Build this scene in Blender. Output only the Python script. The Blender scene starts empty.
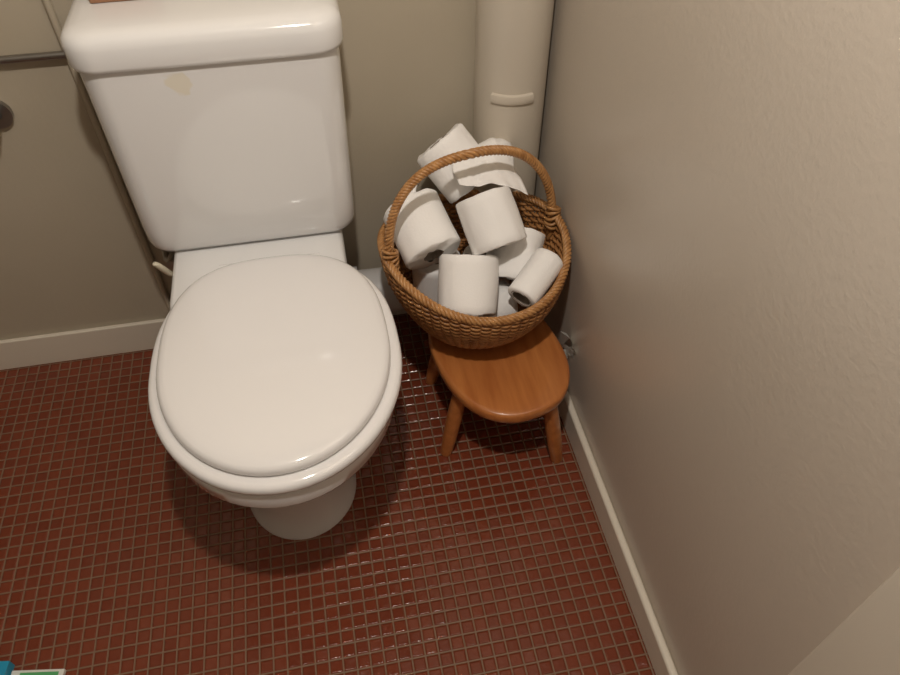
import bpy, math, random
from mathutils import Vector, Matrix, noise
random.seed(4)
S = bpy.context.scene
pi = math.pi
try:
    S.view_settings.view_transform = 'Standard'
except Exception: pass

# ---------------------------------------------------------------- materials
def mat(name, col=(1,1,1), rough=0.5, metal=0.0, spec=0.5, coat=0.0, bump=None, var=None):
    m = bpy.data.materials.new(name); m.use_nodes = True
    nt = m.node_tree; b = nt.nodes['Principled BSDF']
    b.inputs['Base Color'].default_value = (*col, 1)
    b.inputs['Roughness'].default_value = rough
    b.inputs['Metallic'].default_value = metal
    b.inputs['Specular IOR Level'].default_value = spec
    b.inputs['Coat Weight'].default_value = coat
    tc = nt.nodes.new('ShaderNodeTexCoord')
    if var:
        sc, c2, det = var
        n = nt.nodes.new('ShaderNodeTexNoise'); n.inputs['Scale'].default_value = sc; n.inputs['Detail'].default_value = det
        nt.links.new(tc.outputs['Object'], n.inputs['Vector'])
        mx = nt.nodes.new('ShaderNodeMix'); mx.data_type = 'RGBA'
        mx.inputs[6].default_value = (*col, 1); mx.inputs[7].default_value = (*c2, 1)
        r = nt.nodes.new('ShaderNodeMapRange'); r.inputs[1].default_value = .35; r.inputs[2].default_value = .68
        nt.links.new(n.outputs['Fac'], r.inputs[0]); nt.links.new(r.outputs[0], mx.inputs[0])
        nt.links.new(mx.outputs[2], b.inputs['Base Color'])
    if bump:
        sc, st, dist = bump
        n = nt.nodes.new('ShaderNodeTexNoise'); n.inputs['Scale'].default_value = sc; n.inputs['Detail'].default_value = 3
        nt.links.new(tc.outputs['Object'], n.inputs['Vector'])
        bp = nt.nodes.new('ShaderNodeBump'); bp.inputs['Strength'].default_value = st; bp.inputs['Distance'].default_value = dist
        nt.links.new(n.outputs['Fac'], bp.inputs['Height']); nt.links.new(bp.outputs[0], b.inputs['Normal'])
    return m

M_wall = mat('wall_paint', (.47,.415,.325), .42, spec=.4, bump=(110,.3,.0010), var=(3,(.44,.385,.295),3))
M_wallR = mat('wall_paint_satin', (.60,.535,.455), .32, spec=.5, bump=(120,.4,.0011), var=(2.5,(.58,.515,.435),3))
M_wallU = mat('wall_paint_low_bounce', (.20,.175,.14), .6)  # unseen left and front walls, colour darkened to cut bounce light
M_trim = mat('trim_paint', (.72,.66,.56), .4, bump=(60,.2,.001))
M_ceil = mat('ceiling_paint_low_bounce', (.28,.26,.23), .8)  # unseen ceiling, darkened too so less fill light reaches the shadows
M_pipe = mat('pipe_paint', (.60,.54,.45), .36, bump=(50,.25,.001))
M_porc = mat('porcelain', (.79,.79,.79), .10, coat=.6)
M_seat = mat('seat_plastic', (.81,.80,.80), .11, coat=.4)
M_lever = mat('lever_plastic', (.72,.66,.52), .4)
M_pvc = mat('grey_pvc', (.58,.57,.56), .4)
M_chrome = mat('chrome', (.35,.34,.33), .3, metal=1)
M_brass = mat('valve_metal', (.4,.38,.35), .35, metal=1)
M_paper = mat('tissue_paper', (.93,.915,.895), .95, spec=.1, bump=(260,.4,.0010))
M_core = mat('cardboard_core', (.30,.25,.21), .9)
M_wood = mat('stool_wood', (.52,.19,.055), .28, coat=.3)
M_box = mat('kraft_board', (.30,.15,.08), .6)
M_cyan = mat('cyan_print', (.02,.30,.50), .3)
M_green = mat('green_print', (.10,.42,.16), .3)
M_white = mat('white_print', (.75,.76,.72), .35)
M_glass = mat('lamp_opal', (.9,.87,.8), .4)

nt = M_wood.node_tree; b = nt.nodes['Principled BSDF']
tc = nt.nodes.new('ShaderNodeTexCoord'); mp = nt.nodes.new('ShaderNodeMapping'); mp.inputs['Scale'].default_value = (14,1.6,14)
n = nt.nodes.new('ShaderNodeTexNoise'); n.inputs['Scale'].default_value = 4; n.inputs['Detail'].default_value = 5
cr = nt.nodes.new('ShaderNodeValToRGB'); cr.color_ramp.elements[0].color = (.39,.125,.032,1); cr.color_ramp.elements[0].position=.3
cr.color_ramp.elements[1].color = (.54,.205,.058,1); cr.color_ramp.elements[1].position=.7
nt.links.new(tc.outputs['Object'], mp.inputs[0]); nt.links.new(mp.outputs[0], n.inputs['Vector']); nt.links.new(n.outputs['Fac'], cr.inputs[0]); nt.links.new(cr.outputs[0], b.inputs['Base Color'])

M_wick = mat('wicker', (.48,.235,.085), .42, spec=.5, var=(45,(.29,.12,.038),2), bump=(300,.3,.001))
M_wick2 = mat('wicker_rim', (.51,.265,.10), .40, spec=.5, var=(60,(.34,.155,.05),2))

def floor_mat():
    m = bpy.data.materials.new('mosaic_tile'); m.use_nodes = True
    nt = m.node_tree; b = nt.nodes['Principled BSDF']; L = nt.links
    P = 0.0235
    tc = nt.nodes.new('ShaderNodeTexCoord')
    mp = nt.nodes.new('ShaderNodeMapping'); mp.inputs['Location'].default_value = (.004,.007,0)
    L.new(tc.outputs['Object'], mp.inputs[0])
    br = nt.nodes.new('ShaderNodeTexBrick'); br.offset = 0; br.squash = 1
    br.inputs['Scale'].default_value = 1; br.inputs['Brick Width'].default_value = P; br.inputs['Row Height'].default_value = P
    br.inputs['Mortar Size'].default_value = .0018; br.inputs['Mortar Smooth'].default_value = .3
    br.inputs['Color1'].default_value = (.165,.036,.017,1); br.inputs['Color2'].default_value = (.195,.044,.020,1)
    br.inputs['Mortar'].default_value = (.21,.125,.075,1)
    L.new(mp.outputs[0], br.inputs['Vector'])
    L.new(br.outputs['Color'], b.inputs['Base Color'])
    rr = nt.nodes.new('ShaderNodeMapRange'); rr.inputs[3].default_value=.15; rr.inputs[4].default_value=.5
    L.new(br.outputs['Fac'], rr.inputs[0]); L.new(rr.outputs[0], b.inputs['Roughness'])
    sn = nt.nodes.new('ShaderNodeVectorMath'); sn.operation='DIVIDE'; sn.inputs[1].default_value=(P,P,1)
    L.new(mp.outputs[0], sn.inputs[0])
    fl = nt.nodes.new('ShaderNodeVectorMath'); fl.operation='FLOOR'; L.new(sn.outputs[0], fl.inputs[0])
    wn = nt.nodes.new('ShaderNodeTexWhiteNoise'); wn.noise_dimensions='3D'; L.new(fl.outputs[0], wn.inputs['Vector'])
    sb = nt.nodes.new('ShaderNodeVectorMath'); sb.operation='SUBTRACT'; sb.inputs[1].default_value=(.5,.5,.5); L.new(wn.outputs['Color'], sb.inputs[0])
    ml = nt.nodes.new('ShaderNodeVectorMath'); ml.operation='MULTIPLY'; ml.inputs[1].default_value=(.10,.10,0); L.new(sb.outputs[0], ml.inputs[0])
    br2 = nt.nodes.new('ShaderNodeTexBrick'); br2.offset = 0; br2.squash = 1
    br2.inputs['Scale'].default_value = 1; br2.inputs['Brick Width'].default_value = P; br2.inputs['Row Height'].default_value = P
    br2.inputs['Mortar Size'].default_value = .0042; br2.inputs['Mortar Smooth'].default_value = 1
    L.new(mp.outputs[0], br2.inputs['Vector'])
    inv = nt.nodes.new('ShaderNodeMath'); inv.operation='SUBTRACT'; inv.inputs[0].default_value=1; L.new(br2.outputs['Fac'], inv.inputs[1])
    ns = nt.nodes.new('ShaderNodeTexNoise'); ns.inputs['Scale'].default_value=80; L.new(tc.outputs['Object'], ns.inputs['Vector'])
    ad0 = nt.nodes.new('ShaderNodeMath'); ad0.operation='MULTIPLY_ADD'; ad0.inputs[1].default_value=.6; L.new(ns.outputs['Fac'], ad0.inputs[0]); L.new(inv.outputs[0], ad0.inputs[2])
    bp = nt.nodes.new('ShaderNodeBump'); bp.inputs['Strength'].default_value=1; bp.inputs['Distance'].default_value=.0018
    L.new(ad0.outputs[0], bp.inputs['Height'])
    ad = nt.nodes.new('ShaderNodeVectorMath'); ad.operation='ADD'; L.new(bp.outputs[0], ad.inputs[0]); L.new(ml.outputs[0], ad.inputs[1])
    nm = nt.nodes.new('ShaderNodeVectorMath'); nm.operation='NORMALIZE'; L.new(ad.outputs[0], nm.inputs[0])
    L.new(nm.outputs[0], b.inputs['Normal'])
    return m
M_floor = floor_mat()

# ---------------------------------------------------------------- helpers
def obj(name, v, f, m, smooth=True, parent=None, angle=None):
    me = bpy.data.meshes.new(name); me.from_pydata([tuple(p) for p in v], [], f); me.update()
    o = bpy.data.objects.new(name, me); S.collection.objects.link(o)
    ms = m if isinstance(m, (list,tuple)) else [m]
    for k in ms: me.materials.append(k)
    for p in me.polygons: p.use_smooth = smooth
    if smooth and angle:
        import bmesh
        bm = bmesh.new(); bm.from_mesh(me)
        for e in bm.edges:
            if len(e.link_faces)==2 and e.calc_face_angle(0) > math.radians(angle): e.smooth = False
        bm.to_mesh(me); bm.free()
    if parent: o.parent = parent
    return o
def empty(name, loc=(0,0,0)):
    e = bpy.data.objects.new(name, None); e.empty_display_size=.05; S.collection.objects.link(e); e.location = loc
    return e
def put(o, parent):
    o.parent = parent; o.matrix_parent_inverse = parent.matrix_basis.inverted(); return o
def box(name, lo, hi, m, bev=0.0, parent=None):
    x0,y0,z0 = lo; x1,y1,z1 = hi
    v=[(x0,y0,z0),(x1,y0,z0),(x1,y1,z0),(x0,y1,z0),(x0,y0,z1),(x1,y0,z1),(x1,y1,z1),(x0,y1,z1)]
    f=[(0,3,2,1),(4,5,6,7),(0,1,5,4),(1,2,6,5),(2,3,7,6),(3,0,4,7)]
    o = obj(name, v, f, m, smooth=False)
    if bev:
        md = o.modifiers.new('bev','BEVEL'); md.width=bev; md.segments=3
        for p in o.data.polygons: p.use_smooth=True
        md.harden_normals = True
    if parent: put(o,parent)
    return o
def loft(rings, cap0=True, cap1=True):
    n=len(rings[0]); v=[p for r in rings for p in r]; f=[]
    for i in range(len(rings)-1):
        for j in range(n):
            k=(j+1)%n
            f.append((i*n+j,i*n+k,(i+1)*n+k,(i+1)*n+j))
    if cap0: f.append(tuple(reversed(range(n))))
    if cap1: f.append(tuple((len(rings)-1)*n+j for j in range(n)))
    return v,f
def rrect(cx,cy,z,hw,hd,r,k=8):
    pts=[]
    for q,(sx,sy) in enumerate([(1,1),(-1,1),(-1,-1),(1,-1)]):
        for i in range(k+1):
            a=q*pi/2+i/k*pi/2
            pts.append((cx+sx*(hw-r)+r*math.cos(a), cy+sy*(hd-r)+r*math.sin(a), z))
    return pts
def egg(cx,yc,z,hw,yf,yb,nb=2.0,nf=2.0,k=72):
    pts=[]
    for i in range(k):
        a=2*pi*i/k; c=math.cos(a); s=math.sin(a)
        n_=nb if s>0 else nf
        x=math.copysign(abs(c)**(2/n_),c)*hw
        y=math.copysign(abs(s)**(2/n_),s)*((yb-yc) if s>0 else (yc-yf))
        pts.append((cx+x,yc+y,z))
    return pts
def tubeacc(V,F,path,rad,ref,sides=8,closed=False,caps=True):
    n=len(path); base=len(V)
    for i,p in enumerate(path):
        p=Vector(p)
        a=Vector(path[(i-1)%n]) if (closed or i>0) else p
        c=Vector(path[(i+1)%n]) if (closed or i<n-1) else p
        T=(c-a).normalized()
        rf=Vector(ref(i) if callable(ref) else ref)
        n1=(rf-T*rf.dot(T))
        if n1.length<1e-5: n1=T.orthogonal()
        n1.normalize(); n2=T.cross(n1)
        r=rad(i) if callable(rad) else rad
        for j in range(sides):
            a_=2*pi*j/sides
            V.append(p+n1*(math.cos(a_)*r)+n2*(math.sin(a_)*r))
    m=n if closed else n-1
    for i in range(m):
        i2=(i+1)%n
        for j in range(sides):
            k=(j+1)%sides
            F.append((base+i*sides+j,base+i*sides+k,base+i2*sides+k,base+i2*sides+j))
    if caps and not closed:
        F.append(tuple(base+j for j in reversed(range(sides))))
        F.append(tuple(base+(n-1)*sides+j for j in range(sides)))
def tube(name,path,rad,m,ref=(0,0,1),sides=20,parent=None,closed=False,angle=40):
    V=[];F=[]; tubeacc(V,F,path,rad,ref,sides,closed)
    o=obj(name,V,F,m,angle=angle)
    if parent: put(o,parent)
    return o

# ---------------------------------------------------------------- room
XR=.436; XL=-1.0; YB=1.275; YF=-.75; ZC=2.4; T=.1
box('floor',(XL-T,YF-T,-.1),(XR+T,YB+T,0),M_floor)
box('wall_back',(XL-T,YB,0),(XR+T,YB+T,ZC),M_wall)
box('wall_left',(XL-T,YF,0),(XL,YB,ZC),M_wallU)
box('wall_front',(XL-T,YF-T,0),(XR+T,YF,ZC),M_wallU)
DY1=.13; DY0=-.60; DZ=2.02
wr = box('wall_right',(XR,DY1,0),(XR+T,YB,ZC),M_wallR)
wa = box('wall_part_a',(XR,YF,0),(XR+T,DY0,ZC),M_wallR)
wb = box('wall_part_b',(XR,DY0,DZ),(XR+T,DY1,ZC),M_wallR)
put(wa,wr); put(wb,wr)
box('ceiling',(XL-T,YF-T,ZC),(XR+T,YB+T,ZC+.1),M_ceil)
box('baseboard_back',(XL,YB-.011,0),(.29,YB,.088),M_trim,.003)
box('baseboard_left',(XL,YF,0),(XL+.011,YB-.012,.088),M_trim,.003)
box('baseboard_right',(XR-.015,.19,0),(XR,YB-.001,.075),M_trim,.006)
box('trim_1',(XR-.018,DY1-.012,0),(XR+.0,.19,DZ+.06),M_trim,.004)
box('trim_2',(XR-.018,DY0-.06,0),(XR,DY0+.012,DZ+.06),M_trim,.004)
box('trim_3',(XR-.018,DY0+.012,DZ),(XR,DY1-.012,DZ+.06),M_trim,.004)
door=empty('door_1',(XR,0,0))
put(box('door_leaf',(XR+.02,DY0+.004,.006),(XR+.06,DY1-.004,DZ-.004),M_trim,.003),door)
put(box('panel_low',(XR+.012,DY0+.13,.16),(XR+.0205,DY1-.12,.85),M_trim,.005),door)
put(box('panel_high',(XR+.012,DY0+.13,1.0),(XR+.0205,DY1-.12,1.88),M_trim,.005),door)
tube('door_handle',[(XR+.02,DY0+.07,.98),(XR-.03,DY0+.07,.98),(XR-.035,DY0+.09,.98),(XR-.035,DY0+.18,.98)],.008,M_chrome,parent=door)

# ---------------------------------------------------------------- toilet
CX=-.130
toilet=empty('toilet',(CX,.85,0))
rings=[]
for z,hw,yf,yb,yc,nb,dx in [(.0,.109,.700,1.12,.82,2.6,-.016),(.010,.109,.701,1.12,.82,2.6,-.016),(.022,.103,.706,1.10,.82,2.5,-.016),(.08,.101,.706,1.09,.82,2.5,-.016),
     (.13,.103,.702,1.08,.82,2.4,-.015),(.17,.110,.692,1.07,.82,2.3,-.012),(.21,.124,.670,1.06,.82,2.3,-.009),(.25,.145,.640,1.05,.81,2.3,-.006),(.29,.165,.606,1.05,.80,2.3,-.002),
     (.325,.178,.583,1.04,.795,2.3,0),(.348,.184,.571,1.04,.79,2.3,0),(.356,.185,.569,1.04,.79,2.3,0),(.360,.190,.563,1.04,.79,2.3,0),(.392,.192,.560,1.04,.79,2.3,0),(.398,.189,.563,1.04,.79,2.3,0)]:
    rings.append(egg(CX+dx,yc,z,hw,yf,yb,nb))
for z,s in [(.400,.97),(.400,.80)]:
    rings.append([(CX+(p[0]-CX)*s,.8+(p[1]-.8)*s,z) for p in rings[14]])
v,f=loft(rings); put(obj('bowl',v,f,M_porc,angle=50),toilet)
rings=[]
for z,hw,y0,y1,r in [(0,.10,1.0,1.15,.03),(.1,.092,1.0,1.15,.03),(.2,.10,.99,1.2,.03),(.27,.125,.97,1.24,.03),(.33,.146,.95,1.25,.03),(.37,.156,.94,1.255,.03),
      (.400,.158,.94,1.256,.03),(.409,.154,.944,1.252,.028),(.412,.148,.95,1.246,.024),(.412,.10,.98,1.2,.02)]:
    rings.append(rrect(CX-.021,(y0+y1)/2,z,hw,(y1-y0)/2,r))
v,f=loft(rings); put(obj('deck',v,f,M_porc,angle=50),toilet)
rings=[]
base=egg(CX+.003,.795,0,.200,.556,1.035,2.7)
def sc(pts,z,cy=.80,d=0):
    out=[]
    for p in pts:
        dx=p[0]-CX; dy=p[1]-cy; L=math.hypot(dx,dy); k=(L-d)/L
        out.append((CX+dx*k,cy+dy*k,z))
    return out
inner=egg(CX,.78,0,.115,.63,.93,2.2)
for d,z in [(.006,.402),(.001,.404),(0,.409),(.001,.415),(.004,.419),(.010,.421),(.03,.422)]:
    rings.append(sc(base,z,d=d))
rings.append([(p[0],p[1],.421) for p in inner]); rings.append([(p[0],p[1],.402) for p in inner])
rings.append(rings[0])
v,f=loft(rings,False,False); put(obj('seat_ring',v,f,M_seat),toilet)
base=egg(CX+.003,.800,0,.183,.574,1.030,2.7)
rings=[]
for d,z in [(.008,.423),(.001,.4245),(0,.428),(.0005,.433),(.003,.4375),(.008,.4405),(.016,.4424),(.035,.4448),(.06,.4468),(.09,.4484),(.12,.4492),(.15,.4496)]:
    rings.append(sc(base,z,d=d))
v,f=loft(rings); put(obj('seat_lid',v,f,M_seat),toilet)
for sx in (-1,1):
    tube('hinge',[(CX+sx*.075-.015,1.034,.418),(CX+sx*.075+.015,1.034,.418)],.007,M_seat,parent=toilet)
TX=-.153; Y1=1.262
rings=[]
for z,hw,yf,r,dx in [(.413,.162,1.12,.03,-.003),(.4145,.176,1.108,.034,-.003),(.419,.184,1.099,.037,-.003),(.428,.189,1.093,.040,-.003),(.441,.191,1.089,.041,-.003),(.47,.1915,1.087,.041,-.003),
    (.55,.1925,1.085,.041,-.002),(.65,.1935,1.082,.041,-.001),(.74,.1945,1.080,.041,0),(.785,.195,1.079,.041,0)]:
    rings.append(rrect(TX+dx,(yf+Y1)/2,z,hw,(Y1-yf)/2,r,10))
v,f=loft(rings)
M_tank = M_porc.copy(); M_tank.name='porcelain_stained'
nt=M_tank.node_tree; b=nt.nodes['Principled BSDF']
tc=nt.nodes.new('ShaderNodeTexCoord'); ds=nt.nodes.new('ShaderNodeVectorMath'); ds.operation='DISTANCE'; ds.inputs[1].default_value=(-.203,1.08,.750)
nz=nt.nodes.new('ShaderNodeTexNoise'); nz.inputs['Scale'].default_value=45
nt.links.new(tc.outputs['Object'],ds.inputs[0]); nt.links.new(tc.outputs['Object'],nz.inputs['Vector'])
ma=nt.nodes.new('ShaderNodeMath'); ma.operation='MULTIPLY_ADD'; ma.inputs[1].default_value=.04; nt.links.new(nz.outputs['Fac'],ma.inputs[0]); nt.links.new(ds.outputs['Value'],ma.inputs[2])
mr=nt.nodes.new('ShaderNodeMapRange'); mr.inputs[1].default_value=.034; mr.inputs[2].default_value=.040; mr.inputs[3].default_value=1; mr.inputs[4].default_value=0
nt.links.new(ma.outputs[0],mr.inputs[0])
mx=nt.nodes.new('ShaderNodeMix'); mx.data_type='RGBA'; mx.inputs[6].default_value=(.79,.79,.79,1); mx.inputs[7].default_value=(.77,.735,.64,1)
nt.links.new(mr.outputs[0],mx.inputs[0]); nt.links.new(mx.outputs[2],b.inputs['Base Color'])
put(obj('tank',v,f,M_tank,angle=60),toilet)
rings=[]
for z,e,r in [(.775,-.004,.045),(.777,.002,.046),(.780,.007,.047),(.786,.0085,.048),(.812,.0085,.048),(.822,.006,.046),(.829,.0,.042),(.833,-.009,.035),(.835,-.022,.025),(.836,-.045,.02)]:
    y0=1.079-e; y1=Y1+max(min(e,.006),-.04)
    rings.append(rrect(TX,(y0+y1)/2,z,.195+e,(y1-y0)/2,r,10))
v,f=loft(rings); put(obj('tank_lid',v,f,M_porc,angle=60),toilet)
tube('flush_button',[(TX+.0,1.21,.834),(TX,1.21,.842)],.022,M_chrome,ref=(1,0,0),sides=32,parent=toilet)

valve=empty('stop_valve',(-.33,1.13,.36))
tube('riser',[(-.318,1.165,.415),(-.320,1.165,.36),(-.330,1.175,.33),(-.350,1.20,.32),(-.365,YB-.002,.32)],.007,M_brass,ref=(1,.2,0),sides=14,parent=valve)
tube('valve_body',[(-.322,1.165,.36),(-.326,1.13,.362)],.010,M_brass,sides=14,parent=valve)
rings=[]
for t,hw in [(0,.005),(.1,.007),(.6,.008),(.9,.007),(1,.004)]:
    c=Vector((-.326,1.108,.356)).lerp(Vector((-.345,1.100,.396)),t)
    rings.append([(c.x+hw*math.cos(a),c.y+.005*math.sin(a),c.z) for a in [2*pi*k/14 for k in range(14)]])
v,f=loft(rings); put(obj('lever',v,f,M_lever),valve)

cb=empty('cardboard_box',(-.27,1.22,.836))
put(box('tray',(-.316,1.180,.8365),(-.228,1.262,.90),M_box,.002),cb)
put(box('flap',(-.316,1.1785,.872),(-.228,1.1798,.90),M_core,0),cb)

# ---------------------------------------------------------------- pipes
PXc,PYc=.360,1.243; PR=.068
soil=empty('soil_pipe',(PXc,PYc,0))
tube('stack',[(PXc,PYc,0.0),(PXc,PYc,1.2),(PXc,PYc,ZC)],PR,M_pipe,ref=(1,0,0),sides=64,parent=soil)
rg=[]
n=21
for z,r in [(.600,PR),(.602,PR+.005),(.606,PR+.0065),(.614,PR+.0065),(.618,PR+.005),(.620,PR)]:
    rg.append([(PXc+r*math.cos(a),PYc+r*math.sin(a),z) for a in [pi*1.44+pi*.36*(k/20-.5) for k in range(n)]])
V=[p for r in rg for p in r];F=[]
for i in range(5):
    for j in range(n-1): F.append((i*n+j,i*n+j+1,(i+1)*n+j+1,(i+1)*n+j))
F.append(tuple(k*n for k in range(6))); F.append(tuple(k*n+n-1 for k in reversed(range(6))))
put(obj('bracket',V,F,M_pipe,angle=30),soil)
tube('branch',[(-.06,1.172,.184),(.10,1.172,.181),(.35,1.195,.165)],.050,M_pvc,sides=40,parent=soil)
tube('collar',[(-.01,1.172,.184),(.026,1.172,.183)],.058,M_pvc,sides=40,parent=soil)

wp=empty('water_pipe',(-.6,1.26,.729))
tube('run',[(XL+.002,1.262,.727),(-.355,1.262,.727)],.0065,M_chrome,parent=wp,sides=14)
tube('clip',[(-.80,1.262,.727),(-.79,1.262,.727)],.010,M_chrome,parent=wp,sides=14)
tube('wall_conduit',[(-.402,1.2685,.089),(-.402,1.2685,ZC)],.0062,M_wall,ref=(1,0,0),sides=14)
ph=empty('toilet_paper_holder',(-.545,1.24,.648))
tube('rose',[(-.556,YB-.0005,.630),(-.556,YB-.010,.630)],.026,M_chrome,ref=(1,0,0),sides=28,parent=ph)
tube('arm',[(-.556,YB-.008,.630),(-.556,1.215,.630),(-.563,1.205,.630),(-.70,1.205,.630)],.009,M_chrome,ref=(0,0,1),sides=14,parent=ph)

# ---------------------------------------------------------------- stool
SC=Vector((.278,.926,0)); ang=math.radians(11.5)
stool=empty('wooden_stool',tuple(SC))
rot=Matrix.Rotation(ang,4,'Z')
def L2W(p,c=SC): return (rot@Vector(p))+c
HS=.217
rings=[]
def sup(hw,hl,z,n_=2.35,k=72):
    o_=[]
    for i in range(k):
        a=2*pi*i/k;c=math.cos(a);s=math.sin(a)
        o_.append(L2W((math.copysign(abs(c)**(2/n_),c)*hw, math.copysign(abs(s)**(2/n_),s)*hl, z)))
    return o_
for d,z in [(.02,HS-.026),(.006,HS-.026),(.001,HS-.023),(0,HS-.018),(0,HS-.007),(.002,HS-.003),(.006,HS-.0005),(.012,HS),(.06,HS)]:
    rings.append(sup(.126-d,.172-d,z))
v,f=loft(rings); put(obj('seat',v,f,M_wood),stool)
for i,(tp,bt) in enumerate([((-.094,-.042),(-.136,-.058)),((.046,-.140),(.073,-.163)),((-.065,.11),(-.095,.135)),((.06,.10),(.08,.125))]):
    a=L2W((tp[0],tp[1],HS-.024)); bb=L2W((bt[0],bt[1],0.0))
    path=[a.lerp(bb,t) for t in [0,.25,.5,.75,.97,1]]
    rr=[.0135,.0150,.0158,.0148,.0128,.0115]
    tube('leg_%d'%(i+1),path,lambda k:rr[k],M_wood,ref=(1,0,0),sides=22,parent=stool)

# ---------------------------------------------------------------- wicker basket
BC=Vector((.250,1.038,0)); ZB=HS+.007
basket=empty('wicker_basket',(BC.x,BC.y,ZB))
A1,B1=.175,.188; A0,B0=.108,.112
def rimz(th): return .374+.040*(math.cos(th)**2)**1.3
def wallp(th,s,off=0):
    g=math.sin(s*pi/2)**.85 if s>0 else 0
    a=A0+(A1-A0)*g; b_=B0+(B1-B0)*g
    a+=off; b_+=off
    z=ZB+.006+(rimz(th)-ZB-.006)*s
    return (rot@Vector((a*math.cos(th),b_*math.sin(th),z)))+BC
NS=60
V=[];F=[]
rows=27
for r_ in range(rows):
    s=(r_+.3)/rows
    path=[]
    K=NS*4
    for i in range(K):
        th=2*pi*i/K
        ph_=i*NS/K*pi+ (r_%2)*pi
        path.append(wallp(th,s,.0034*math.cos(ph_)))
    tubeacc(V,F,path,.0033,(0,0,1),6,True)
W=obj('weave',V,F,M_wick); put(W,basket)
V=[];F=[]
for k in range(NS):
    th=2*pi*(k+.0)/NS
    path=[wallp(th,s) for s in [0,.12,.25,.4,.55,.7,.85,1.0]]
    tubeacc(V,F,path,.0024,(rot@Vector((-math.sin(th),math.cos(th),0))),6)
put(obj('stakes',V,F,M_wick),basket)
V=[];F=[]
for k in range(11):
    q=(k+.6)/11
    K=NS*2
    path=[(rot@Vector((A0*q*math.cos(2*pi*i/K),B0*q*math.sin(2*pi*i/K),0)))+BC+Vector((0,0,ZB-.001+.0015*math.cos(i*pi/2+k*pi))) for i in range(K)]
    tubeacc(V,F,path,.0053,(0,0,1),6,True)
put(obj('base',V,F,M_wick),basket)
V=[];F=[]
def rope(V,F,cf,ref,K,R,r,strands,turns,closed,sides=6):
    cpts=[cf(i/K) for i in range(K if closed else K+1)]
    n=len(cpts)
    for s_ in range(strands):
        path=[]
        for i,p in enumerate(cpts):
            a=cpts[(i-1)%n] if (closed or i>0) else p
            c=cpts[(i+1)%n] if (closed or i<n-1) else p
            T=(c-a).normalized(); rf=Vector(ref); n1=(rf-T*rf.dot(T)).normalized(); n2=T.cross(n1)
            al=2*pi*(turns*i/K+s_/strands)
            path.append(p+n1*(R*math.cos(al))+n2*(R*math.sin(al)))
        tubeacc(V,F,path,r,ref,sides,closed)
rope(V,F,lambda t:wallp(2*pi*t,1.0,-.001),(0,0,1),480,.0050,.0036,4,32,True)
put(obj('rim',V,F,M_wick2),basket)
V=[];F=[]
def hand(t):
    al=pi*(1-t)
    c=math.cos(al); s=math.sin(al)
    x=(A1-.007)*math.copysign(abs(c)**.80,c)
    z=.393+( .215*abs(s)**.80)-.030*max(0,1-abs(s)*6)
    return (rot@Vector((x-.016*abs(s),0,z-.008)))+BC
rope(V,F,hand,(rot@Vector((0,1,0))),280,.0050,.0039,4,20,False)
put(obj('handle',V,F,M_wick2),basket)
V=[];F=[]
for sx in (-1,1):
    for k in range(5):
        cz=.398+.009*k
        c0=(rot@Vector((sx*(A1-.008),0,cz)))+BC
        K=24
        path=[c0+rot@Vector((.0125*math.cos(2*pi*i/K),.0125*math.sin(2*pi*i/K),.006*math.sin(2*pi*i/K+k))) for i in range(K)]
        tubeacc(V,F,path,.0034,(0,0,1),6,True)
put(obj('handle_wraps',V,F,M_wick2),basket)

# ---------------------------------------------------------------- toilet paper rolls
def roll(c,axis,R=.052,Ln=.098,core=.021,roll_ang=0,seed=0,crump=.012,squash=.985,wobz=.0012):
    V=[];F=[];mi=[]
    K=64
    prof=[(core,-.5),(R*.6,-.5),(R-.003,-.5),(R,-.47),(R,-.35),(R,-.2),(R,-.08),(R,.08),(R,.2),(R,.35),(R,.47),(R-.003,.5),(R*.6,.5),(core,.5)]
    for (r,h) in prof:
        for i in range(K):
            a=2*pi*i/K
            rr=r*(1+ (crump*(noise.noise(Vector((math.cos(a)*1.5,math.sin(a)*1.5,h*1.5+seed*3.1)))+.5*noise.noise(Vector((math.cos(a)*4,math.sin(a)*4,h*3+seed*3.1)))) if r>R*.9 else 0))
            V.append((rr*math.cos(a),rr*math.sin(a)*(1-(1-squash)*(r/R)),h*Ln+ (wobz*noise.noise(Vector((math.cos(a)*2,math.sin(a)*2,r*60+seed))))))
    for i in range(len(prof)-1):
        for j in range(K):
            k=(j+1)%K; F.append((i*K+j,i*K+k,(i+1)*K+k,(i+1)*K+j)); mi.append(0)
    b0=len(V)
    for (r,h) in [(core,-.5),(core-.0012,-.505),(core-.0015,-.49),(core-.0015,.49),(core-.0012,.505),(core,.5)]:
        for i in range(K):
            a=2*pi*i/K; V.append((r*math.cos(a),r*math.sin(a)*(1-(1-squash)*(r/R)),h*Ln))
    for i in range(5):
        for j in range(K):
            k=(j+1)%K; F.append((b0+i*K+j,b0+i*K+k,b0+(i+1)*K+k,b0+(i+1)*K+j)); mi.append(1)
    o=obj('toilet_paper_roll',V,F,[M_paper,M_core],angle=50)
    for p,k in zip(o.data.polygons,mi): p.material_index=k
    q=Vector(axis).normalized().to_track_quat('Z','Y')
    o.matrix_world=Matrix.Translation(Vector(c))@q.to_matrix().to_4x4()@Matrix.Rotation(roll_ang,4,'Z')
    return o
roll((.154,1.060,.428),(.25,-.84,-.42),R=.057,Ln=.110,seed=1,crump=.03,squash=.93,roll_ang=.5,wobz=.004)
roll((.276,1.016,.466),(-.20,.66,.70),R=.055,Ln=.100,seed=2,crump=.04,squash=.95,roll_ang=1.0,wobz=.004)
top=roll((.236,1.146,.508),(-.50,.45,.62),R=.057,Ln=.104,seed=3,crump=.05,squash=.93,wobz=.004)
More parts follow.
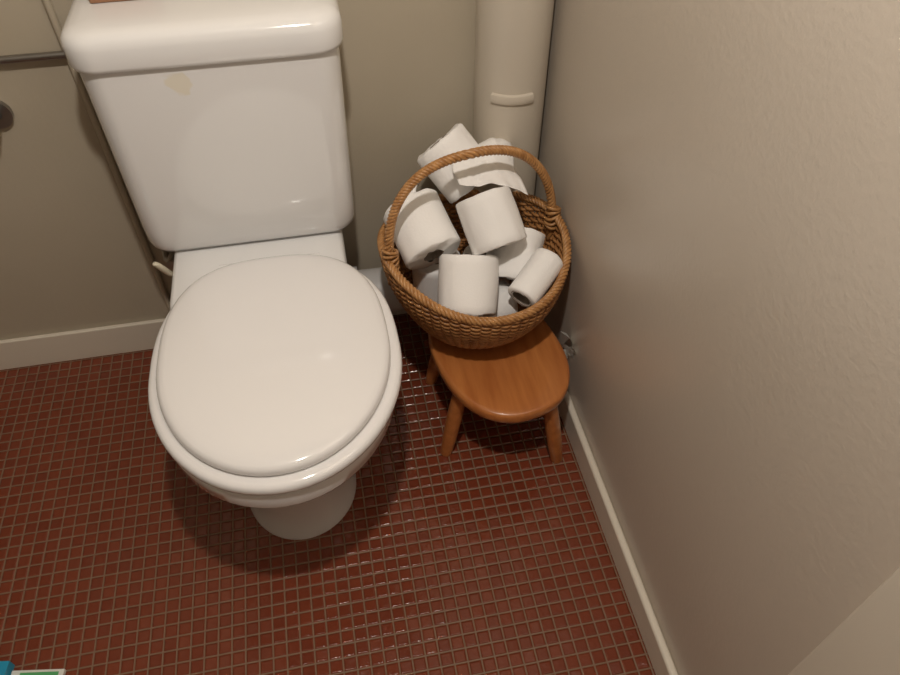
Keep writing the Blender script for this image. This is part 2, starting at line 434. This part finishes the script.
roll((.222,.958,.368),(.16,.68,.70),R=.056,Ln=.108,seed=4,crump=.025,wobz=.003)
roll((.326,1.022,.374),(.35,.6,.7),R=.051,seed=5,crump=.06,squash=.9,wobz=.004)
roll((.346,.938,.382),(.68,.62,.30),R=.031,Ln=.100,core=.022,seed=6,crump=.03)
roll((.185,1.085,.285),(0,0,1),seed=7,R=.050)
roll((.290,1.085,.275),(0,0,1),seed=8,R=.050)
roll((.265,.975,.282),(1,.2,0),seed=9,R=.046)
def sheet(name,prof,axis,W,amp,seed,skew=0,taper=0,cup=.10):
    pts=[Vector(p) for p in prof]; ax=Vector(axis).normalized(); V=[];F=[]
    N=40;Mw=30
    def cr_(t):
        u=t*(len(pts)-1); i=min(int(u),len(pts)-2); w_=u-i
        p0=pts[max(i-1,0)];p1=pts[i];p2=pts[i+1];p3=pts[min(i+2,len(pts)-1)]
        return .5*((2*p1)+(p2-p0)*w_+(2*p0-5*p1+4*p2-p3)*w_*w_+(3*p1-p0-3*p2+p3)*w_**3)
    for i in range(N+1):
        t=i/N; p=cr_(t); Tn=(cr_(min(1,t+.01))-cr_(max(0,t-.01))).normalized(); nn=Tn.cross(ax).normalized()
        if nn.z<0: nn=-nn
        for j in range(Mw+1):
            s=(j/Mw-.5)
            q=p+ax*(s*W*(1-taper*t))+Tn*(skew*s*t)-nn*(cup*abs(s)**2)
            fold=noise.noise(Vector((s*2.4+t*1.5,t*1.6,seed)))+.35*noise.noise(Vector((s*7,t*6,seed+4)))
            V.append(q+nn*(amp*fold))
    for i in range(N):
        for j in range(Mw): a=i*(Mw+1)+j; F.append((a,a+1,a+Mw+2,a+Mw+1))
    o=obj(name,V,F,M_paper); md=o.modifiers.new('s','SOLIDIFY'); md.thickness=.0006
    return o
s1=sheet('loose_sheet',[(.285,1.195,.505),(.285,1.170,.533),(.283,1.140,.549),(.282,1.110,.549),(.282,1.085,.541),(.284,1.060,.536),(.286,1.035,.533)],(.95,.30,-.10),.132,.012,2.0,skew=.06,taper=.05,cup=.07)
s2=sheet('loose_sheet',[(.165,1.145,.478),(.145,1.135,.470),(.128,1.12,.456),(.116,1.10,.440),(.112,1.08,.424)],(.5,.85,.1),.070,.008,5.0,skew=.02,cup=.05)
bpy.context.view_layer.update()
for s_ in (s1,s2):
    s_.parent=top; s_.matrix_parent_inverse=top.matrix_world.inverted()

# ---------------------------------------------------------------- peeling paint on right wall
V=[];F=[]
for (y,z,w,h,c,rt) in [(.925,.215,.022,.040,60,.3),(.915,.185,.026,.034,80,-.5),(.930,.160,.020,.030,70,.9),(.900,.205,.014,.022,90,.1)]:
    b0=len(V)
    for i in range(7):
        for j in range(5):
            u=(i/6-.5)*h; w_=(j/4-.5)*w*(1-.5*abs(i/6-.5))
            yy=y+w_*math.cos(rt)-u*math.sin(rt); zz=z+w_*math.sin(rt)+u*math.cos(rt)
            V.append((XR-.0008-c*.12*(i/6*h)**2*1.0-.014*(i/6)*(j/4)-.003*(i/6),yy,zz))
    for i in range(6):
        for j in range(4): F.append((b0+i*5+j,b0+i*5+j+1,b0+(i+1)*5+j+1,b0+(i+1)*5+j))
obj('peeling_paint_flakes',V,F,M_white,smooth=True)

# ---------------------------------------------------------------- printed matter, lower left
mg=empty('magazine',(-.61,.48,0))
Rm=Matrix.Translation((-.606,.541,0))@Matrix.Rotation(math.radians(-9),4,'Z')
def mbox(n,x0,x1,y0,y1,z0,z1,m,M=Rm,parent=mg):
    o=box(n,(x0,y0,z0),(x1,y1,z1),m,.0006); 
    for vv in o.data.vertices: vv.co=M@vv.co
    put(o,parent)
mbox('pages',-.045,.043,-.14,0,.0,.008,M_white)
mbox('cover',-.045,.043,-.14,.0,.008,.0088,M_white)
mbox('cover_green_block',-.030,.035,-.12,-.004,.0088,.0091,M_green)
cy=empty('tissue_packet',(-.70,.5,0))
mbox('packet',-.16,-.048,-.12,.012,.0,.022,M_cyan,parent=cy)
mbox('packet_flap',-.15,-.06,-.06,-.02,.022,.0225,M_white,parent=cy)

# ---------------------------------------------------------------- lamp (bare bulb on a short pendant)
LX,LY,LZ=.02,.28,1.86
lamp=empty('pendant_lamp',(LX,LY,ZC))
tube('ceiling_rose',[(LX,LY,ZC),(LX,LY,ZC-.03)],.05,M_glass,ref=(1,0,0),sides=32,parent=lamp)
tube('cord',[(LX,LY,ZC-.03),(LX,LY,LZ+.11)],.003,M_glass,ref=(1,0,0),sides=10,parent=lamp)
tube('socket',[(LX,LY,LZ+.11),(LX,LY,LZ+.06)],.018,M_glass,ref=(1,0,0),sides=20,parent=lamp)
ld=bpy.data.lights.new('bulb','POINT'); ld.energy=42; ld.color=(1,.92,.83); ld.shadow_soft_size=.03
lo=bpy.data.objects.new('bulb',ld); S.collection.objects.link(lo); lo.location=(LX,LY,LZ); put(lo,lamp)
w=bpy.data.worlds.new('w'); S.world=w; w.use_nodes=True
w.node_tree.nodes['Background'].inputs[0].default_value=(1,.9,.78,1); w.node_tree.nodes['Background'].inputs[1].default_value=.02

# ---------------------------------------------------------------- camera
cd=bpy.data.cameras.new('cam'); cd.sensor_width=36; cd.lens=29; cd.clip_start=.02
co=bpy.data.objects.new('camera',cd); S.collection.objects.link(co)
co.location=(0,0,1.3); co.rotation_euler=(math.radians(90-47.6),0,math.radians(-11.1))
S.camera=co
